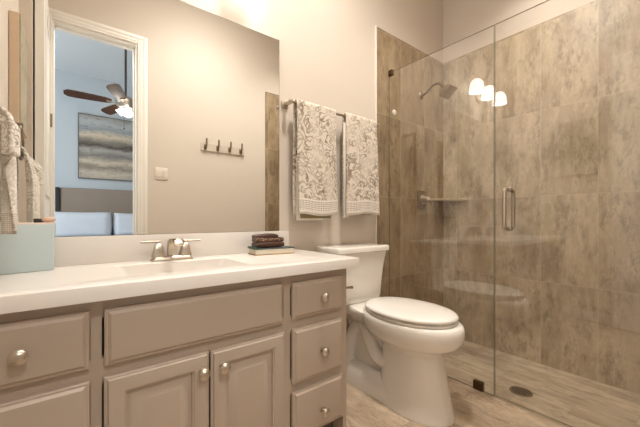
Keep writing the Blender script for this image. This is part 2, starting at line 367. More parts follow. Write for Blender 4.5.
bm = BM(); box(bm, 0.094, 1.45, BY+0.003, BY+0.040, 1.560, 2.486, 0.002, 1); obj('canvas', bm, t.m, pt)
bm = BM()
for a, b, c, d_ in ((0.085, 1.459, 1.551, 1.561), (0.085, 1.459, 2.485, 2.495), (0.085, 0.095, 1.561, 2.485), (1.449, 1.459, 1.561, 2.485)): box(bm, a, b, BY+0.002, BY+0.044, c, d_)
obj('frame', bm, mat('thin_grey_frame', srgb(108, 100, 92), 0.5), pt)

# ceiling fan
FX, FY, FZ = 0.515, -1.40, 2.33
fan = thing('ceiling_fan', 'brown bladed ceiling fan with lit glass shades seen in the mirror', 'ceiling fan', (FX, FY, 3.06))
WOOD = mat('dark_walnut_blade', srgb(92, 54, 28), 0.6, var=0.25, scale=20)
bm = BM(); lathe(bm, [(0.065, 3.06), (0.065, 3.04), (0.03, 2.99), (0.012, 2.98)], (FX, FY, 0)); obj('canopy', bm, M['nickel_d'], fan)
bm = BM(); lathe(bm, [(0.012, FZ+0.07), (0.012, 2.99)], (FX, FY, 0), n=10); obj('downrod', bm, M['dark'], fan)
bm = BM(); lathe(bm, [(0.03, -0.06), (0.07, -0.055), (0.105, -0.02), (0.11, 0.03), (0.08, 0.065), (0.03, 0.08)], (FX, FY, FZ)); obj('motor_housing', bm, M['nickel'], fan)
for k in range(5):
    a = math.radians(181+72*k); ca, sa = math.cos(a), math.sin(a); bm = BM()
    rr_ = []
    for s, hw in ((0.14, 0.030), (0.20, 0.048), (0.32, 0.056), (0.46, 0.062), (0.54, 0.058), (0.575, 0.030)):
        q = []
        for u_, w_ in ((-1, 0.003), (1, 0.003), (1, -0.003), (-1, -0.003)):
            x, y = s, u_*hw; q.append((FX+ca*x-sa*y, FY+sa*x+ca*y, FZ+w_-0.30*y))
        rr_.append(q)
    loft(bm, rr_); bl = obj('blade', bm, WOOD, fan)
    bm = BM(); tube(bm, [(FX+ca*0.09, FY+sa*0.09, FZ-0.01), (FX+ca*0.13, FY+sa*0.13, FZ-0.010), (FX+ca*0.19, FY+sa*0.19, FZ-0.006)], 0.009, 8); obj('blade_arm', bm, M['nickel'], bl)
bm = BM(); lathe(bm, [(0.025, -0.085), (0.040, -0.075), (0.040, -0.05)], (FX, FY, FZ)); obj('light_kit', bm, M['nickel'], fan)
FANG = emis('lit_fan_glass', (1.0, 0.95, 0.88, 1), 5.0)
for k in range(3):
    a = math.radians(200+120*k); d_ = Vector((math.cos(a)*0.75, math.sin(a)*0.75, -0.65)).normalized()
    bm = BM(); lathe(bm, [(0.014, 0.0), (0.026, 0.015), (0.036, 0.045), (0.042, 0.075)], Vector((FX, FY, FZ-0.055))+d_*0.025, d_, 16, True, False)
    obj('glass_shade', bm, FANG, fan, angle=80)
bm = BM(); tube(bm, [(FX-0.02, FY+0.03, FZ-0.11), (FX-0.02, FY+0.03, FZ-0.30)], 0.002, 6); lathe(bm, [(0.004, -0.32), (0.007, -0.31), (0.003, -0.295)], (FX-0.02, FY+0.03, FZ), n=8)
obj('pull_chain', bm, M['dark'], fan)
lamp('fan_lamp_glow', 'POINT', (FX, FY, FZ-0.125), FAN_W, (1, 0.92, 0.8), shadow_soft_size=0.025)

# ------------------------------------------------------------------ vanity cabinet
YF = 1.030                                            # face frame plane; doors and drawers stand 20 mm proud of it
van = thing('vanity_cabinet', 'taupe painted bathroom vanity cabinet with raised panel doors under the white counter', 'cabinet', (0.36, 1.26, 0))
CX0, CX1 = XW+0.004, 0.959
bm = BM(); box(bm, CX0, CX1-0.018, YF+0.02, D-0.003, 0.10, 0.116); box(bm, CX0, CX0+0.016, YF+0.02, D-0.003, 0.116, 0.752); box(bm, CX0+0.016, CX1-0.018, D-0.009, D-0.003, 0.116, 0.752); obj('carcass', bm, M['cab'], van)
bm = BM(); box(bm, CX1-0.018, CX1, YF+0.001, D-0.003, 0.0, 0.752, 0.001, 1); obj('side_panel', bm, M['cab'], van)
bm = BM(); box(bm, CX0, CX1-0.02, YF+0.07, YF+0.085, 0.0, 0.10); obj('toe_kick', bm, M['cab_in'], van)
k_ = YF-0.020
bm = BM()
ztop, zb = 0.752, 0.10
for x0, x1 in ((CX0, -0.19), (0.041, 0.066), (0.634, 0.664), (0.928, CX1)): box(bm, x0, x1, YF, YF+0.02, zb, ztop)
for x0, x1 in ((-0.19, 0.041), (0.066, 0.634), (0.664, 0.928)): box(bm, x0, x1, YF, YF+0.02, 0.700, ztop); box(bm, x0, x1, YF, YF+0.02, 0.525, 0.590); box(bm, x0, x1, YF, YF+0.02, zb, 0.14)
for x0, x1 in ((-0.19, 0.041), (0.664, 0.928)): box(bm, x0, x1, YF, YF+0.02, 0.285, 0.345)
obj('face_frame', bm, M['cab'], van)
DRAW = [(0, 0.0), (0, 0.011), (0.004, 0.0135), (0.008, 0.0135), (0.0095, 0.0150), (0.015, 0.0195), (0.018, 0.020)]
DOOR = [(0, 0.0), (0, 0.012), (0.004, 0.0145), (0.007, 0.0145), (0.010, 0.0195), (0.012, 0.020), (0.046, 0.020), (0.048, 0.0175), (0.052, 0.0165), (0.053, 0.009), (0.062, 0.009), (0.064, 0.0095), (0.088, 0.0185), (0.090, 0.0187)]
KN = []
def knob(x, z, parent):
    bm = BM()
    lathe(bm, [(0.0125, 0.0), (0.0125, 0.002), (0.0065, 0.004), (0.0060, 0.012), (0.0105, 0.015), (0.0150, 0.0185), (0.0158, 0.0215), (0.0140, 0.0245), (0.0120, 0.0250), (0.0115, 0.0262), (0.0070, 0.0285), (0.0, 0.0292)], (x, k_, z), (0, -1, 0), 24)
    bmesh.ops.scale(bm, vec=(1.12, 1.0, 1.12), space=Matrix.Translation((-x, -k_, -z)), verts=bm.verts)
    obj('knob', bm, M['nickel'], parent, angle=50)
def front(name, x0, x1, z0, z1, prof, kn=None):
    bm = BM(); panel(bm, x0, x1, z0, z1, YF, prof); o = obj(name, bm, M['cab'], van, angle=20)
    if kn: knob(kn[0], kn[1], o)
front('drawer', -0.205, 0.039, 0.573, 0.724, DRAW, (-0.094, 0.648))
front('drawer', -0.205, 0.039, 0.328, 0.541, DRAW, (-0.094, 0.430))
front('drawer', -0.205, 0.039, 0.112, 0.298, DRAW, (-0.094, 0.190))
front('false_drawer_front', 0.071, 0.624, 0.571, 0.723, DRAW)
front('cabinet_door', 0.070, 0.348, 0.112, 0.541, DOOR, (0.326, 0.482))
front('cabinet_door', 0.354, 0.631, 0.112, 0.539, DOOR, (0.392, 0.482))
front('drawer', 0.668, 0.924, 0.577, 0.718, DRAW, (0.811, 0.646))
front('drawer', 0.668, 0.924, 0.326, 0.539, DRAW, (0.811, 0.426))
front('drawer', 0.668, 0.924, 0.112, 0.297, DRAW, (0.811, 0.182))

# ------------------------------------------------------------------ counter with moulded basin
ct = thing('vanity_countertop', 'white vanity counter with an integrated rectangular basin', 'countertop', (0.38, 1.25, 0.752))
TX0, TX1, TY0, TY1, TZ0, TZ1 = XW+0.003, 1.005, 0.993, D-0.002, 0.752, 0.792
SX0, SX1, SY0, SY1 = 0.128, 0.540, 1.100, 1.370
bm = BM()
def ring(x0, x1, y0, y1, z, r, n=5):
    out = []
    for cx, cy, a0 in ((x1-r, y1-r, 0), (x0+r, y1-r, 90), (x0+r, y0+r, 180), (x1-r, y0+r, 270)):
        for i in range(n+1):
            a = math.radians(a0+90*i/n); out.append((cx+r*math.cos(a), cy+r*math.sin(a), z))
    return out
e_ = 0.004
loft(bm, [ring(TX0, TX1, TY0, TY1, TZ0, 0.004), ring(TX0, TX1, TY0, TY1, TZ1-e_, 0.004), ring(TX0+e_*0.3, TX1-e_*0.3, TY0+e_*0.3, TY1-e_*0.3, TZ1-e_*0.3, 0.004), ring(TX0+e_, TX1-e_, TY0+e_, TY1-e_, TZ1, 0.004),
          ring(SX0, SX1, SY0, SY1, TZ1, 0.022), ring(SX0+0.004, SX1-0.004, SY0+0.004, SY1-0.004, TZ1-0.003, 0.022), ring(SX0+0.004, SX1-0.004, SY0+0.004, SY1-0.004, TZ0, 0.022), ring(TX0, TX1, TY0, TY1, TZ0, 0.004)], False, False)
bmesh.ops.remove_doubles(bm, verts=bm.verts, dist=1e-5)
# basin
obj('slab', bm, M['counter'], ct, angle=40)
bm = BM(); 
loft(bm, [ring(SX0+0.098, SX1-0.098, SY0+0.062, SY1-0.058, TZ1-0.132, 0.03), ring(SX0+0.066, SX1-0.066, SY0+0.022, SY1-0.008, TZ1-0.118, 0.030), ring(SX0+0.012, SX1-0.012, SY0+0.0045, SY1-0.0045, TZ1-0.038, 0.022), ring(SX0+0.0045, SX1-0.0045, SY0+0.0045, SY1-0.0045, TZ1-0.004, 0.022), ring(SX0+0.020, SX1-0.020, SY0+0.010, SY1-0.006, TZ1-0.030, 0.022), ring(SX0+0.075, SX1-0.075, SY0+0.030, SY1-0.016, TZ1-0.108, 0.030), ring(SX0+0.095, SX1-0.095, SY0+0.060, SY1-0.055, TZ1-0.122, 0.03)], True, True)
bs_ = obj('sink_basin', bm, M['counter'], ct, angle=60)
bm = BM(); lathe(bm, [(0.024, 0.0), (0.024, 0.003), (0.018, 0.004), (0.016, 0.002), (0.0, 0.0035)], (0.334, 1.25, TZ1-0.1225)); obj('drain', bm, M['nickel'], bs_)
bm = BM(); box(bm, TX0, 0.946, D-0.022, D-0.001, TZ1-0.001, 0.897, 0.003, 2); obj('backsplash', bm, M['counter'], ct)

# mirror
mr = thing('wall_mirror', 'large frameless mirror on the wall above the vanity backsplash', 'mirror', (0.336, D-0.003, 0.898))
bm = BM(); box(bm, XW+0.004, 0.892, D-0.0065, D-0.001, 0.899, 1.934); obj('mirror_glass', bm, M['mirror'], mr, False)
bm = BM(); box(bm, 0.892, 0.8938, D-0.0065, D-0.001, 0.899, 1.9355); box(bm, XW+0.004, 0.892, D-0.0065, D-0.001, 1.934, 1.9355); obj('polished_edge', bm, M['medge'], mr, False)

# faucet
FCX, FCY = 0.334, 1.425
fa = thing('faucet', 'brushed nickel centerset faucet with two lever handles behind the basin', 'faucet', (FCX, FCY, TZ1))
bm = BM()
def rr(x0, x1, y0, y1, z): return [(x0, y0, z), (x1, y0, z), (x1, y1, z), (x0, y1, z)]
loft(bm, [ring(FCX-0.080, FCX+0.080, FCY-0.026, FCY+0.026, TZ1, 0.012), ring(FCX-0.080, FCX+0.080, FCY-0.026, FCY+0.026, TZ1+0.004, 0.012), ring(FCX-0.070, FCX+0.070, FCY-0.020, FCY+0.020, TZ1+0.016, 0.009), ring(FCX-0.068, FCX+0.068, FCY-0.018, FCY+0.018, TZ1+0.018, 0.008)])
obj('base', bm, M['nickel'], fa)
bm = BM()
prof = [((FCY+0.016, FCY-0.016), 0.017, 0.019), ((FCY+0.014, FCY-0.015), 0.045, 0.0185), ((FCY+0.010, FCY-0.024), 0.068, 0.0180), ((FCY-0.002, FCY-0.040), 0.084, 0.0180), ((FCY-0.030, FCY-0.062), 0.092, 0.0180)]
rings = [[(FCX-hw, yb, TZ1+z), (FCX+hw, yb, TZ1+z), (FCX+hw, yf, TZ1+z), (FCX-hw, yf, TZ1+z)] for (yb, yf), z, hw in prof]
rings.append([(FCX-0.0180, FCY-0.085, TZ1+0.094), (FCX+0.0180, FCY-0.085, TZ1+0.094), (FCX+0.0180, FCY-0.100, TZ1+0.080), (FCX-0.0180, FCY-0.100, TZ1+0.080)])
rings.append([(FCX-0.0175, FCY-0.108, TZ1+0.072), (FCX+0.0175, FCY-0.108, TZ1+0.072), (FCX+0.0175, FCY-0.094, TZ1+0.062), (FCX-0.0175, FCY-0.094, TZ1+0.062)])
loft(bm, rings); bmesh.ops.bevel(bm, geom=list(bm.edges), offset=0.002, segments=1, affect='EDGES'); obj('spout', bm, M['nickel'], fa, angle=50)
for s in (-1, 1):
    bm = BM(); cx = FCX+s*0.052
    loft(bm, [ring(cx-0.0235, cx+0.0235, FCY-0.020, FCY+0.020, TZ1+0.017, 0.004, 2), ring(cx-0.0170, cx+0.0170, FCY-0.0150, FCY+0.0150, TZ1+0.045, 0.004, 2), ring(cx-0.0150, cx+0.0150, FCY-0.0130, FCY+0.0130, TZ1+0.062, 0.004, 2), ring(cx-0.006, cx+0.006, FCY-0.006, FCY+0.006, TZ1+0.071, 0.003, 2), ring(cx-0.006, cx+0.006, FCY-0.006, FCY+0.006, TZ1+0.075, 0.003, 2)])
    h_ = obj('handle', bm, M['nickel'], fa)
    bm = BM(); a, b = sorted((cx-s*0.008, cx+s*0.064)); box(bm, a, b, FCY-0.0065, FCY+0.0065, TZ1+0.074, TZ1+0.082, 0.0015, 1); obj('lever', bm, M['nickel'], h_)

# ------------------------------------------------------------------ vanity light above the mirror
VZ = 2.185
vl = thing('vanity_light', 'three bell vanity light above the mirror, reflected in the shower glass', 'wall lamp', (0.435, D, VZ))
bm = BM(); lathe(bm, [(0.062, 0.0), (0.062, 0.008), (0.050, 0.018), (0.02, 0.024)], (0.435, D-0.001, VZ-0.02), (0, -1, 0), 28); obj('backplate', bm, M['nickel'], vl)
bm = BM(); tube(bm, [(0.13, 1.402, VZ+0.096), (0.74, 1.402, VZ+0.096)], 0.0075, 10)
for x in (0.13, 0.74): lathe(bm, [(0.004, -0.012), (0.012, -0.006), (0.012, 0.006), (0.004, 0.012)], (x, 1.402, VZ+0.096), (1, 0, 0), 12)
obj('crossbar', bm, M['nickel'], vl)
bm = BM(); tube(bm, smooth_pts([(0.435, D-0.02, VZ-0.02), (0.435, 1.445, VZ+0.0), (0.435, 1.425, VZ+0.06), (0.435, 1.402, VZ+0.096)]), 0.008, 10); obj('arm', bm, M['nickel'], vl)
for x in (0.192, 0.435, 0.678):
    bm = BM(); lathe(bm, [(0.012, 0.056), (0.019, 0.058), (0.019, 0.080), (0.010, 0.092)], (x, 1.402, VZ), n=16); obj('socket', bm, M['nickel'], vl)
    bm = BM(); lathe(bm, [(0.020, 0.062), (0.034, 0.054), (0.050, 0.034), (0.059, 0.008), (0.063, -0.022), (0.066, -0.058), (0.063, -0.058), (0.058, -0.02), (0.048, 0.028), (0.032, 0.048), (0.018, 0.056)], (x, 1.402, VZ), n=28, cap0=True, cap1=True)
    sh = obj('lamp_shade', bm, M['bell'], vl, angle=80)
    bm = BM(); lathe(bm, [(0.012, 0.05), (0.014, 0.03), (0.026, 0.0), (0.027, -0.018), (0.018, -0.036), (0.0, -0.042)], (x, 1.402, VZ), n=16); obj('bulb', bm, M['bulb'], sh, angle=80)

# ceiling lights (above the frame); the shower one is an added fill
def can(x, y, r, label):
    c = thing('ceiling_light', label, 'ceiling light', (x, y, H), 'ceiling lights')
    bm = BM(); lathe(bm, [(r+0.02, H), (r+0.02, H-0.006), (r, H-0.012), (r, H-0.004)], (x, y, 0), n=32, cap0=False, cap1=False); obj('rim', bm, M['trim'], c)
    bm = BM(); lathe(bm, [(r, H-0.004), (r*0.6, H-0.007), (0.0, H-0.008)], (x, y, 0), n=32, cap0=False, cap1=True); obj('diffuser', bm, emis('lit_diffuser', (1, 0.9, 0.78, 1), 1.5), c)
can(0.95, 0.76, 0.15, 'round ceiling light over the vanity side of the bathroom')
can(2.02, 0.62, 0.085, 'small added fill light, unseen above the glass shower')

# ------------------------------------------------------------------ towel bar and towels
BZ, BYY = 1.592, 1.430
tb = thing('towel_bar', 'nickel towel bar on the wall between mirror and shower', 'towel bar', (1.27, D, BZ))
bm = BM(); tube(bm, [(0.915, BYY, BZ), (1.628, BYY, BZ)], 0.0085, 12); obj('bar', bm, M['nickel'], tb)
for x in (0.929, 1.614):
    bm = BM(); box(bm, x-0.020, x+0.020, D-0.012, D-0.001, BZ-0.020, BZ+0.020, 0.003, 2); box(bm, x-0.010, x+0.010, BYY-0.009, D-0.008, BZ-0.009, BZ+0.009, 0.002, 1); obj('post', bm, M['nickel'], tb)

def hang(name, x0, x1, zf, zb, label, seed, skew=0.0, amp=0.006, slit=None, th=0.009):
    """Cloth folded over the bar: front drop, over the top, back drop."""
    bm = BM(); uvl = bm.loops.layers.uv.new('UVMap')
    R = 0.0085+th/2+0.004
    path = []
    nf, na, nb = 30, 8, 24
    for i in range(nf): s = i/nf; path.append((BYY-R-0.014*(1-s)**1.3, zf+(BZ-zf)*s, 1-s))
    for i in range(na+1): a = PI-PI*i/na; path.append((BYY+math.cos(a)*R, BZ+math.sin(a)*R, 0))
    for i in range(1, nb+1): s = i/nb; path.append((BYY+R+0.003*s, BZ-(BZ-zb)*s, s*0.5))
    nx = 36; G = []; L = 0; last = None; lens = []
    for (y, z, s) in path:
        if last: L += math.hypot(y-last[0], z-last[1])
        last = (y, z); lens.append(L)
    for (y, z, s), l in zip(path, lens):
        row = []
        for i in range(nx+1):
            u = i/nx; side = 1-(2*u-1)**8
            f = amp*(0.35+0.65*s)*(math.sin(u*9.5+seed)*0.7+math.sin(u*17+seed*2.1)*0.35)
            x = x0+(x1-x0)*u+skew*s*(u-0.2)+0.004*s*math.sin(l*9+seed)
            sag = 0.006*math.sin(u*6+seed)*s
            row.append((bm.verts.new((x, y-f*(1 if y < BYY else 0.15)+0.004*(1-side), z+sag)), u*(x1-x0), l))
        G.append(row)
    for a, b in zip(G, G[1:]):
        for i in range(nx):
            f = bm.faces.new((a[i][0], a[i+1][0], b[i+1][0], b[i][0]))
            for lp, q in zip(f.loops, (a[i], a[i+1], b[i+1], b[i])): lp[uvl].uv = (q[1]+seed, q[2])
    o = obj(name, bm, M['towel'], angle=80)
    md = o.modifiers.new('thickness', 'SOLIDIFY'); md.thickness = th; md.offset = 0
    return tag(o, label, 'towel', 'vine patterned towels on the bar')
t1 = hang('hand_towel', 0.957, 1.232, 0.985, 0.972, 'vine patterned towel hanging on the bar next to the mirror', 1.3)
t2 = hang('hand_towel', 1.318, 1.585, 0.990, 0.985, 'vine patterned towel hanging on the bar beside the shower tile', 4.2, skew=0.02)
# folded inner layers showing under the front hem
def inner(par, x0, x1, y0, y1, z0, z1, m):
    bm = BM(); box(bm, x0, x1, y0, y1, z0, z1, 0.003, 2); obj('inner_fold', bm, m, par)
inner(t1, 0.985, 1.200, 1.421, 1.428, 0.966, 1.30, M['towel_back'])
inner(t1, 0.966, 1.150, 1.430, 1.437, 0.955, 1.30, M['towel'])
inner(t2, 1.305, 1.345, 1.424, 1.434, 0.970, 1.55, M['towel'])

# ------------------------------------------------------------------ west wall: towel ring, towel, canvas (seen edge-on and in the mirror)
RY, RZ = 1.115, 1.335
rg = thing('towel_ring', 'nickel towel ring on the left wall, mostly covered by its towel', 'towel ring', (XW, RY, RZ))
bm = BM(); box(bm, XW, XW+0.010, RY-0.022, RY+0.022, RZ+0.01, RZ+0.054, 0.003, 2); box(bm, XW+0.008, XW+0.060, RY-0.009, RY+0.009, RZ+0.023, RZ+0.041, 0.003, 2); obj('mount', bm, M['nickel_d'], rg)
bm = BM(); RR = 0.070; RC = RZ-0.045
pts = [(XW+0.052, RY+RR*math.sin(a), RC+RR*math.cos(a)) for a in [2*PI*i/28 for i in range(28)]]
tube(bm, pts+[pts[0]], 0.005, 8); obj('ring', bm, M['nickel_d'], rg)
bm = BM(); uvl = bm.loops.layers.uv.new('UVMap')
NU = 64; CX = XW+0.052; zr = RC-RR; G = []
def hem_f(u):                                        # front drop: short rolled lobe on one side, long on the other
    k = min(1, max(0, (u-0.40)/0.10)); k = k*k*(3-2*k)
    return 1.118*(1-k)+0.925*k
for q in range(26+7+20):
    row = []
    for i in range(NU+1):
        u = i/NU; c = 2*u-1
        # the ring is curved, so the cloth rides up it towards both sides
        zt = zr+0.028*c*c
        if q < 26:
            s_ = q/25; d = 1-s_; zb_ = hem_f(u); z = zb_+(zt-zb_)*s_; bulge = 0.014+(0.020+0.016*(u < 0.42))*math.sin(min(1, d*2.2)*PI/2)
            fold = 0.011*math.sin(u*27+0.6)*min(1, 0.2+d*3); x = CX+bulge+fold+0.012*(1-abs(c))
        elif q < 33:
            a = PI*(q-26)/6; d = 0; x = CX+math.cos(a)*0.016+0.012*(1-abs(c))*(1-(q-26)/6)+0.011*math.sin(u*27+0.6)*0.2*(1-(q-26)/6); z = zt+math.sin(a)*0.018
        else:
            d = (q-32)/20; zb_ = 0.94; z = zt-(zt-zb_)*d; x = CX-0.016-0.010*d+0.008*math.sin(u*19)*d
        hw = 0.060+0.034*min(1, d*2.5)
        L = (q-26)*0.012 if 26 <= q < 33 else ((q-26)*(zt-zb_)/25 if q < 26 else 0.084+(q-33)*(zt-zb_)/20)
        row.append((bm.verts.new((max(XW+0.010, x), RY+c*hw, z)), u*0.36, 0.33+L if q < 26 else 0.33+L))
    G.append(row)
for a, b in zip(G, G[1:]):
    for i in range(NU):
        f = bm.faces.new((a[i][0], a[i+1][0], b[i+1][0], b[i][0]))
        for lp, q in zip(f.loops, (a[i], a[i+1], b[i+1], b[i])): lp[uvl].uv = (q[1]+9, q[2])
rt = obj('ring_towel', bm, M['towel_ring'], angle=80); md = rt.modifiers.new('thickness', 'SOLIDIFY'); md.thickness = 0.007; md.offset = 0
tag(rt, 'vine patterned towel gathered on the ring at the left wall above the pale blue box', 'towel')
t = NT('muted_canvas_art'); o_, p_ = t.pos()
n_ = t.noise(t.comb(0.0, t.math('MULTIPLY', p_[1], 6.0), t.math('MULTIPLY', p_[2], 5.0)), 1.0, 5, 0.6, 0.6)
t.L(t.ramp(n_, [(0.30, srgb(126, 120, 100)), (0.48, srgb(168, 160, 138)), (0.60, srgb(176, 164, 140)), (0.75, srgb(110, 102, 84))]), t.b.inputs['Base Color']); t.b.inputs['Roughness'].default_value = 0.8
ca_ = thing('wall_canvas', 'deep edged canvas picture on the left wall above the towel ring', 'picture', (XW, 0.85, 1.385))
WD = mat('tan_canvas_edge', srgb(224, 198, 168), 0.7, var=0.06, scale=14)
bm = BM(); box(bm, XW+0.001, XW+0.036, 0.70, 1.0, 1.385, 1.905, 0.002, 1); obj('stretcher', bm, WD, ca_)
bm = BM(); box(bm, XW+0.036, XW+0.040, 0.702, 0.998, 1.387, 1.903); obj('canvas', bm, t.m, ca_)

# ------------------------------------------------------------------ south wall: coat hooks and switch (seen in the mirror)
hr = thing('coat_hook_rail', 'slim wall rail with four dark metal coat hooks seen in the mirror', 'coat rack', (1.16, 0.0, 1.62))
bm = BM(); box(bm, 0.945, 1.372, 0.001, 0.012, 1.596, 1.606, 0.001, 1); box(bm, 0.945, 1.372, 0.0005, 0.006, 1.606, 1.670, 0.002, 1)
obj('rail', bm, mat('pale_rail', srgb(205, 192, 176), 0.5), hr)
for x in (0.985, 1.100, 1.218, 1.332):
    bm = BM(); box(bm, x-0.010, x+0.010, 0.005, 0.012, 1.610, 1.655, 0.002, 1)
    tube(bm, smooth_pts([(x, 0.010, 1.640), (x, 0.032, 1.632), (x, 0.046, 1.655), (x, 0.050, 1.705)]), 0.0085, 8)
    tube(bm, smooth_pts([(x, 0.010, 1.628), (x, 0.026, 1.612), (x, 0.036, 1.625)]), 0.0075, 8)
    obj('hook', bm, M['nickel_d'], hr)
sw = thing('light_switch', 'pale double light switch plate seen in the mirror beside the door casing', 'light switch', (0.613, 0.0, 1.35))
bm = BM(); box(bm, 0.562, 0.664, 0.0005, 0.007, 1.298, 1.402, 0.003, 2); obj('cover_plate', bm, M['plate'], sw)
for x in (0.590, 0.636):
    bm = BM(); box(bm, x-0.013, x+0.013, 0.006, 0.011, 1.320, 1.380, 0.002, 1); obj('rocker', bm, M['plate'], sw)

# ------------------------------------------------------------------ things on the counter
def rot2(x, y, cx, cy, a): return (cx+(x-cx)*math.cos(a)-(y-cy)*math.sin(a), cy+(x-cx)*math.sin(a)+(y-cy)*math.cos(a))
def rbox(bm, x0, x1, y0, y1, z0, z1, a, c, bev=0.003, seg=2):
    b2 = BM(); box(b2, x0, x1, y0, y1, z0, z1, bev, seg)
    for v in b2.verts: v.co.x, v.co.y = rot2(v.co.x, v.co.y, *c, a)
    me = bpy.data.meshes.new('tmp'); b2.to_mesh(me); b2.free(); bm.from_mesh(me); bpy.data.meshes.remove(me)
bx = thing('storage_box', 'pale blue lidded box on the counter below the ring towel', 'box', (-0.12, 1.42, TZ1))
c_b = (-0.043, 1.392); ang = math.radians(14)
bm = BM(); rbox(bm, -0.205, -0.043, 1.392, 1.452, TZ1, 0.946, ang, c_b, 0.004, 3); obj('body', bm, M['blue_box'], bx)
bm = BM(); rbox(bm, -0.204, -0.044, 1.393, 1.451, 0.945, 0.951, ang, c_b, 0.002, 2); obj('lid', bm, M['box_rim'], bx)
cp = obj('bottle_cap', (lambda b: (lathe(b, [(0.010, 0.0), (0.010, 0.012), (0.008, 0.014)], (-0.087, 1.418, 0.951), n=16), b)[1])(BM()), M['dark'])
tag(cp, 'small dark cap lying on the pale blue box', 'cap')
bm = BM()
lathe(bm, [(0.002, -0.016), (0.008, -0.010), (0.011, 0.0), (0.008, 0.009), (0.003, 0.016)], (-0.060, 1.412, 0.961), (1, 0.3, 0.05), 14); 
tag(obj('seashell', bm, M['shell']), 'tiny peach shell at the right end of the pale blue box', 'shell')

bk = thing('book', 'cream paged book lying flat on the counter with a dark cover', 'book', (0.81, 1.375, TZ1))
cb = (0.775, 1.375); ba = math.radians(-6)
PAGE = mat('cream_pages', srgb(226, 216, 196), 0.7, var=0.05, scale=200); GOLD = mat('gold_lower_cover', srgb(170, 132, 70), 0.4, 0.4)
TEAL = mat('dark_teal_cover', srgb(58, 74, 76), 0.4, var=0.1, scale=40); GREEN = mat('dark_green_spine', srgb(30, 66, 44), 0.45)
bm = BM(); rbox(bm, 0.678, 0.884, 1.330, 1.430, TZ1, TZ1+0.004, ba, cb, 0.001, 1); obj('lower_cover', bm, GOLD, bk)
bm = BM(); rbox(bm, 0.681, 0.880, 1.333, 1.427, TZ1+0.004, TZ1+0.027, ba, cb, 0.001, 1); obj('pages', bm, PAGE, bk)
bm = BM(); rbox(bm, 0.700, 0.884, 1.330, 1.430, TZ1+0.027, TZ1+0.031, ba, cb, 0.001, 1); obj('upper_cover', bm, TEAL, bk)
bm = BM(); rbox(bm, 0.674, 0.700, 1.330, 1.430, TZ1+0.027, TZ1+0.037, ba, cb, 0.003, 2); obj('spine_band', bm, GREEN, bk)
t = NT('dark_brown_layers'); o_, p_ = t.pos()
wv = t.math('FRACT', t.math('ADD', t.math('MULTIPLY', p_[2], 95.0), t.math('MULTIPLY', t.noise(o_, 30, 3), 1.6)))
sp = t.math('MULTIPLY', t.math('GREATER_THAN', t.noise(o_, 160, 2), 0.60), t.math('MULTIPLY', t.math('GREATER_THAN', p_[2], TZ1+0.066), t.math('LESS_THAN', p_[2], TZ1+0.080)))
t.L(t.mix(sp, t.mix(wv, srgb(30, 14, 8), srgb(88, 48, 24)), srgb(196, 160, 116)), t.b.inputs['Base Color']); t.b.inputs['Roughness'].default_value = 0.4
M['choc'] = t.m
wr = thing('folded_pouch', 'dark brown layered pouch folded on top of the cream book', 'pouch', (0.79, 1.375, TZ1+0.031))
def wavy(x0, x1, y0, y1, z0, z1, amp, ph, name):
    bm = BM(); n, m_ = 14, 8; rings = []
    for i in range(n+1):
        u = i/n; x = x0+(x1-x0)*u; k = 1-abs(2*u-1)**6*0.35; w_ = amp*math.sin(u*5.0+ph)
        hz = (z1-z0)/2*k; zc = (z0+z1)/2+w_*(1 if z0 > TZ1+0.04 else 0)
        zc = max(zc, z0+hz) if z0 < TZ1+0.035 else zc
        rg_ = []
        for j in range(16):
            a = 2*PI*j/16; cy, sz = math.cos(a), math.sin(a)
            yy = (y0+y1)/2+(y1-y0)/2*math.copysign(abs(cy)**0.45, cy); zz = zc+hz*math.copysign(abs(sz)**0.5, sz)
            X_, Y_ = rot2(x, yy, *cb, ba); rg_.append((X_, Y_, zz))
        rings.append(rg_)
    loft(bm, rings); obj(name, bm, M['choc'], wr, angle=60)
wavy(0.690, 0.834, 1.346, 1.414, TZ1+0.0315, TZ1+0.062, 0.001, 0.5, 'lower_fold')
wavy(0.690, 0.832, 1.348, 1.412, TZ1+0.052, TZ1+0.082, 0.003, 2.2, 'middle_fold')
wavy(0.689, 0.804, 1.352, 1.410, TZ1+0.075, TZ1+0.098, 0.002, 4.2, 'upper_fold')

# ------------------------------------------------------------------ toilet
TXC = 1.405
to = thing('toilet', 'white two-piece toilet with closed lid between vanity and shower glass', 'toilet', (TXC, 1.15, 0))
def egg(hw, yf, yb, z, sq=0.0, n=40, pw=2.0):
    """Plan outline: rounded front, flatter back."""
    out = []; yc = yf+(yb-yf)*0.50
    for i in range(n):
        a = 2*PI*i/n; c, s = math.cos(a), math.sin(a)
        p = 2.0/pw if s < 0 else 2.0/(pw+sq)
        x = hw*math.copysign(abs(c)**p, c); y = (yc-yf)*math.copysign(abs(s)**p, s)
        out.append((TXC+x, yc+y, z))
    return out
bm = BM()
loft(bm, [egg(0.132, 0.782, 1.16, 0.0, 1.8), egg(0.133, 0.780, 1.16, 0.012, 1.8), egg(0.126, 0.790, 1.16, 0.03, 1.8), egg(0.120, 0.803, 1.16, 0.10, 1.7), egg(0.114, 0.822, 1.16, 0.20, 1.5), egg(0.111, 0.838, 1.16, 0.285, 1.3),
          egg(0.113, 0.840, 1.16, 0.305, 1.1), egg(0.126, 0.822, 1.19, 0.322, 0.8), egg(0.150, 0.786, 1.23, 0.338, 0.6), egg(0.168, 0.758, 1.26, 0.358, 0.6), egg(0.179, 0.741, 1.28, 0.385, 0.7), egg(0.183, 0.736, 1.29, 0.412, 0.7), egg(0.183, 0.738, 1.295, 0.435, 0.7), egg(0.180, 0.744, 1.295, 0.450, 0.7), egg(0.172, 0.756, 1.29, 0.456, 0.7)])
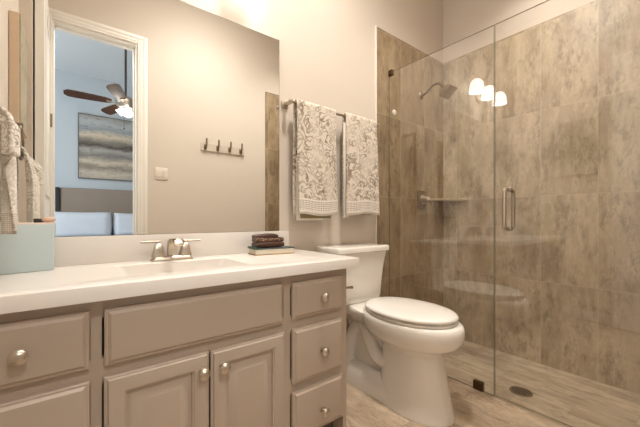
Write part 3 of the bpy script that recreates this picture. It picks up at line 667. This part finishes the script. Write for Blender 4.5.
# deck under the tank
loft(bm, [ring(TXC-0.095, TXC+0.095, 1.20, 1.47, 0.365, 0.03), ring(TXC-0.125, TXC+0.125, 1.19, 1.475, 0.405, 0.04), ring(TXC-0.150, TXC+0.150, 1.185, 1.478, 0.425, 0.045), ring(TXC-0.155, TXC+0.155, 1.185, 1.478, 0.450, 0.045), ring(TXC-0.150, TXC+0.145, 1.32, 1.478, 0.4655, 0.02)])
obj('bowl', bm, M['porc'], to, angle=60)
bm = BM()
loft(bm, [ring(TXC-0.122, TXC+0.122, 1.00, 1.44, 0.0, 0.06), ring(TXC-0.122, TXC+0.122, 1.00, 1.44, 0.055, 0.06), ring(TXC-0.114, TXC+0.114, 1.00, 1.43, 0.085, 0.055), ring(TXC-0.085, TXC+0.085, 1.00, 1.42, 0.125, 0.05)])
loft(bm, [ring(TXC-0.062, TXC+0.062, 1.05, 1.42, 0.06, 0.04), ring(TXC-0.055, TXC+0.055, 1.05, 1.41, 0.22, 0.04), ring(TXC-0.085, TXC+0.085, 1.05, 1.45, 0.38, 0.04)])
obj('rear_base', bm, M['porc'], to, angle=60)
for s in (-1, 1):
    bm = BM(); x = TXC+s*0.062
    P = smooth_pts([(x, 1.06, 0.24), (x+s*0.006, 1.13, 0.20), (x+s*0.010, 1.19, 0.22), (x+s*0.006, 1.24, 0.29), (x, 1.27, 0.335), (x-s*0.01, 1.31, 0.35), (x-s*0.005, 1.37, 0.30), (x, 1.40, 0.20), (x, 1.405, 0.06)])
    tube(bm, P, 0.042, 14); obj('trapway', bm, M['porc'], to, angle=80)
    bm = BM(); lathe(bm, [(0.014, 0.0), (0.014, 0.010), (0.009, 0.018), (0.0, 0.020)], (TXC+s*0.104, 1.245, 0.080), n=14); obj('bolt_cap', bm, M['porc'], to)
def seat_ring(hw, yf, yb, z): return egg(hw, yf+0.020, yb-0.012, z, 0.35)
bm = BM(); loft(bm, [seat_ring(0.176, 0.757, 1.275, 0.4575), seat_ring(0.180, 0.753, 1.278, 0.461), seat_ring(0.180, 0.753, 1.278, 0.467), seat_ring(0.176, 0.757, 1.274, 0.470)]); obj('seat', bm, M['seat'], to, angle=50)
bm = BM(); loft(bm, [seat_ring(0.178, 0.754, 1.285, 0.4765), seat_ring(0.182, 0.750, 1.289, 0.480), seat_ring(0.182, 0.750, 1.289, 0.488), seat_ring(0.176, 0.757, 1.284, 0.4945), seat_ring(0.160, 0.775, 1.270, 0.4985), seat_ring(0.10, 0.86, 1.20, 0.5015)]); obj('seat_lid', bm, M['seat'], to, angle=50)
TKC = 1.360
bm = BM(); R2 = []
for z, hw, yf in ((0.466, 0.150, 1.335), (0.471, 0.165, 1.322), (0.50, 0.172, 1.316), (0.58, 0.178, 1.312), (0.66, 0.187, 1.308), (0.72, 0.198, 1.304), (0.764, 0.208, 1.300)): R2.append(ring(TKC-hw, TKC+hw, yf, 1.488, z, 0.028, 6))
loft(bm, R2); obj('tank', bm, M['porc'], to, angle=60)
bm = BM(); loft(bm, [ring(TKC-a, TKC+a, y, 1.494, z, 0.020, 6) for a, y, z in ((0.210, 1.297, 0.7645), (0.216, 1.289, 0.768), (0.217, 1.288, 0.792), (0.213, 1.292, 0.799), (0.205, 1.300, 0.801))]); obj('tank_lid', bm, M['porc'], to, angle=50)
bm = BM(); lathe(bm, [(0.014, 0.0), (0.014, 0.006), (0.008, 0.010), (0.007, 0.022)], (TKC-0.158, 1.314, 0.580), (0, -1, 0), 16); tube(bm, [(TKC-0.158, 1.294, 0.580), (TKC-0.138, 1.292, 0.579), (TKC-0.112, 1.291, 0.577)], 0.008, 10, [0.006, 0.007, 0.009]); obj('flush_lever', bm, M['nickel_d'], to)

# ------------------------------------------------------------------ shower: glass, fittings
def pane(name, y0, y1, z0, z1, label, cat):
    r = thing(name, label, cat, (XG, (y0+y1)/2, z0))
    bm = BM()
    for x in (XG-0.003, XG+0.003):
        v = [bm.verts.new(c) for c in ((x, y0+0.001, z0+0.001), (x, y1-0.001, z0+0.001), (x, y1-0.001, z1-0.001), (x, y0+0.001, z1-0.001))]; bm.faces.new(v)
    obj('glass_pane', bm, M['glass'], r, False)
    bm = BM(); e = 0.0010
    for a, b, c, d_ in ((y0, y0+e, z0, z1), (y1-e, y1, z0, z1), (y0+e, y1-e, z0, z0+e), (y0+e, y1-e, z1-e, z1)): box(bm, XG-0.0032, XG+0.0032, a, b, c, d_)
    obj('pane_edge', bm, M['gedge'], r, False)
    return r
GS = 0.766
fx = pane('shower_screen', GS+0.002, D-0.012, 0.002, 2.016, 'fixed clear glass shower screen behind the toilet', 'shower screen')
dr = pane('shower_door', 0.025, GS-0.002, 0.008, 2.016, 'frameless clear glass shower door with a vertical pull handle', 'shower door')
bm = BM(); box(bm, XG-0.012, XG+0.012, 0.825, 0.878, 0.001, 0.050, 0.002, 1); c = obj('floor_clamp', bm, M['bronze'], fx)
bm = BM(); box(bm, XG-0.012, XG+0.012, 1.455, D-0.011, 1.990, 2.028, 0.002, 1); obj('wall_clamp', bm, M['bronze'], fx)
bm = BM(); HY, HZ0, HZ1, HO = 0.694, 0.912, 1.118, 0.056
for s in (-1, 1):
    P = [(XG+s*0.004, HY, HZ1), (XG+s*0.030, HY, HZ1), (XG+s*0.048, HY, HZ1-0.006), (XG+s*HO, HY, HZ1-0.022), (XG+s*HO, HY, (HZ0+HZ1)/2), (XG+s*HO, HY, HZ0+0.022), (XG+s*0.048, HY, HZ0+0.006), (XG+s*0.030, HY, HZ0), (XG+s*0.004, HY, HZ0)]
    tube(bm, smooth_pts(P, 4), 0.0095, 12)
    for z in (HZ0, HZ1): lathe(bm, [(0.014, 0.0045), (0.014, 0.008), (0.011, 0.010)], (XG, HY, z), (s, 0, 0), 16)
obj('pull_handle', bm, M['nickel'], dr, angle=60)
for z in (0.25, 1.75):
    bm = BM(); box(bm, XG-0.014, XG+0.014, 0.011, 0.075, z, z+0.09, 0.002, 1); obj('hinge', bm, M['nickel_d'], dr)

sh_ = thing('overhead_shower', 'square nickel shower head on a curved arm high in the shower', 'shower head', (2.2, D-0.01, 1.945))
bm = BM(); lathe(bm, [(0.030, 0.0), (0.030, 0.004), (0.022, 0.012), (0.011, 0.016)], (2.2, D-0.010, 1.945), (0, -1, 0), 24); obj('wall_flange', bm, M['nickel_d'], sh_)
bm = BM(); tube(bm, smooth_pts([(2.2, D-0.012, 1.945), (2.2, 1.45, 1.950), (2.2, 1.41, 1.978), (2.2, 1.37, 1.996), (2.2, 1.33, 1.988), (2.2, 1.298, 1.955)]), 0.0095, 12); obj('shower_arm', bm, M['nickel_d'], sh_)
bm = BM(); dn = Vector((0, -0.62, -0.78)).normalized(); a_ = Vector((1, 0, 0)); b_ = dn.cross(a_); c0 = Vector((2.2, 1.300, 1.957))
def sq(h, d): return [c0+dn*d+a_*h*sx+b_*h*sy for sx, sy in ((-1, -1), (1, -1), (1, 1), (-1, 1))]
loft(bm, [sq(0.012, -0.004), sq(0.016, 0.018), sq(0.030, 0.030), sq(0.047, 0.058), sq(0.050, 0.062), sq(0.050, 0.078), sq(0.046, 0.081)]); bmesh.ops.bevel(bm, geom=list(bm.edges), offset=0.002, segments=1, affect='EDGES'); obj('spray_head', bm, M['nickel_d'], sh_)
vv = thing('shower_valve', 'square nickel shower valve with lever on the back tile wall', 'shower valve', (2.205, D-0.01, 1.112))
bm = BM(); box(bm, 2.145, 2.262, D-0.020, D-0.009, 1.040, 1.186, 0.006, 3); obj('trim_plate', bm, M['nickel_d'], vv)
bm = BM(); lathe(bm, [(0.036, 0.0), (0.036, 0.010), (0.026, 0.016), (0.024, 0.050), (0.014, 0.060)], (2.208, D-0.018, 1.115), (0, -1, 0), 20); obj('hub', bm, M['nickel'], vv)
bm = BM(); tube(bm, [(2.208, 1.428, 1.118), (2.234, 1.426, 1.100), (2.257, 1.424, 1.062)], 0.009, 10, [0.012, 0.011, 0.008]); obj('lever', bm, M['nickel'], vv)
bm = BM(); n = 12; pr = [(XE-0.010, D-0.010), (2.300, D-0.010)]
for i in range(n+1):
    s = i/n; pr.append((2.300+(XE-0.010-2.300)*s, (D-0.010-0.005)+(1.265-(D-0.015))*s-0.028*math.sin(PI*s)*0.0))
loft(bm, [[(x, y, 1.112) for x, y in pr], [(x, y, 1.132) for x, y in pr]])
tag(obj('corner_shelf', bm, mat('stone_shelf', srgb(176, 158, 130), 0.35, var=0.08, scale=14), smooth=False), 'triangular stone shelf in the shower corner beside the valve', 'shelf')
bm = BM(); lathe(bm, [(0.021, 0.0), (0.021, 0.004), (0.016, 0.007), (0.0, 0.008)], (1.864, D-0.010, 1.741), (0, -1, 0), 20)
tag(obj('round_plug', bm, M['door'], smooth=True), 'small round white cap on the shower tile below the glass clamp', 'cap')
# drain
fz = -0.034*(1.985-XG)/(XE+0.1-XG)
dg = thing('floor_drain', 'round metal drain grate in the shower floor', 'drain', (1.985, 0.70, fz))
bm = BM(); lathe(bm, [(0.056, -0.004), (0.056, 0.005), (0.050, 0.006), (0.046, 0.004)], (1.985, 0.70, fz), n=32, cap1=False); obj('rim', bm, M['nickel_d'], dg)
bm = BM(); lathe(bm, [(0.048, 0.001), (0.048, 0.004), (0.0, 0.0045)], (1.985, 0.70, fz), n=32)
g_ = obj('grate', bm, mat('drain_grate', srgb(112, 98, 80), 0.35, 0.9), dg)
bm = BM()
for i in range(-3, 4):
    for j in range(-3, 4):
        if i*i+j*j <= 9.5: lathe(bm, [(0.0042, 0.0042), (0.0042, 0.0052)], (1.985+i*0.0128, 0.70+j*0.0128, fz), n=8)
obj('holes', bm, M['dark'], g_)
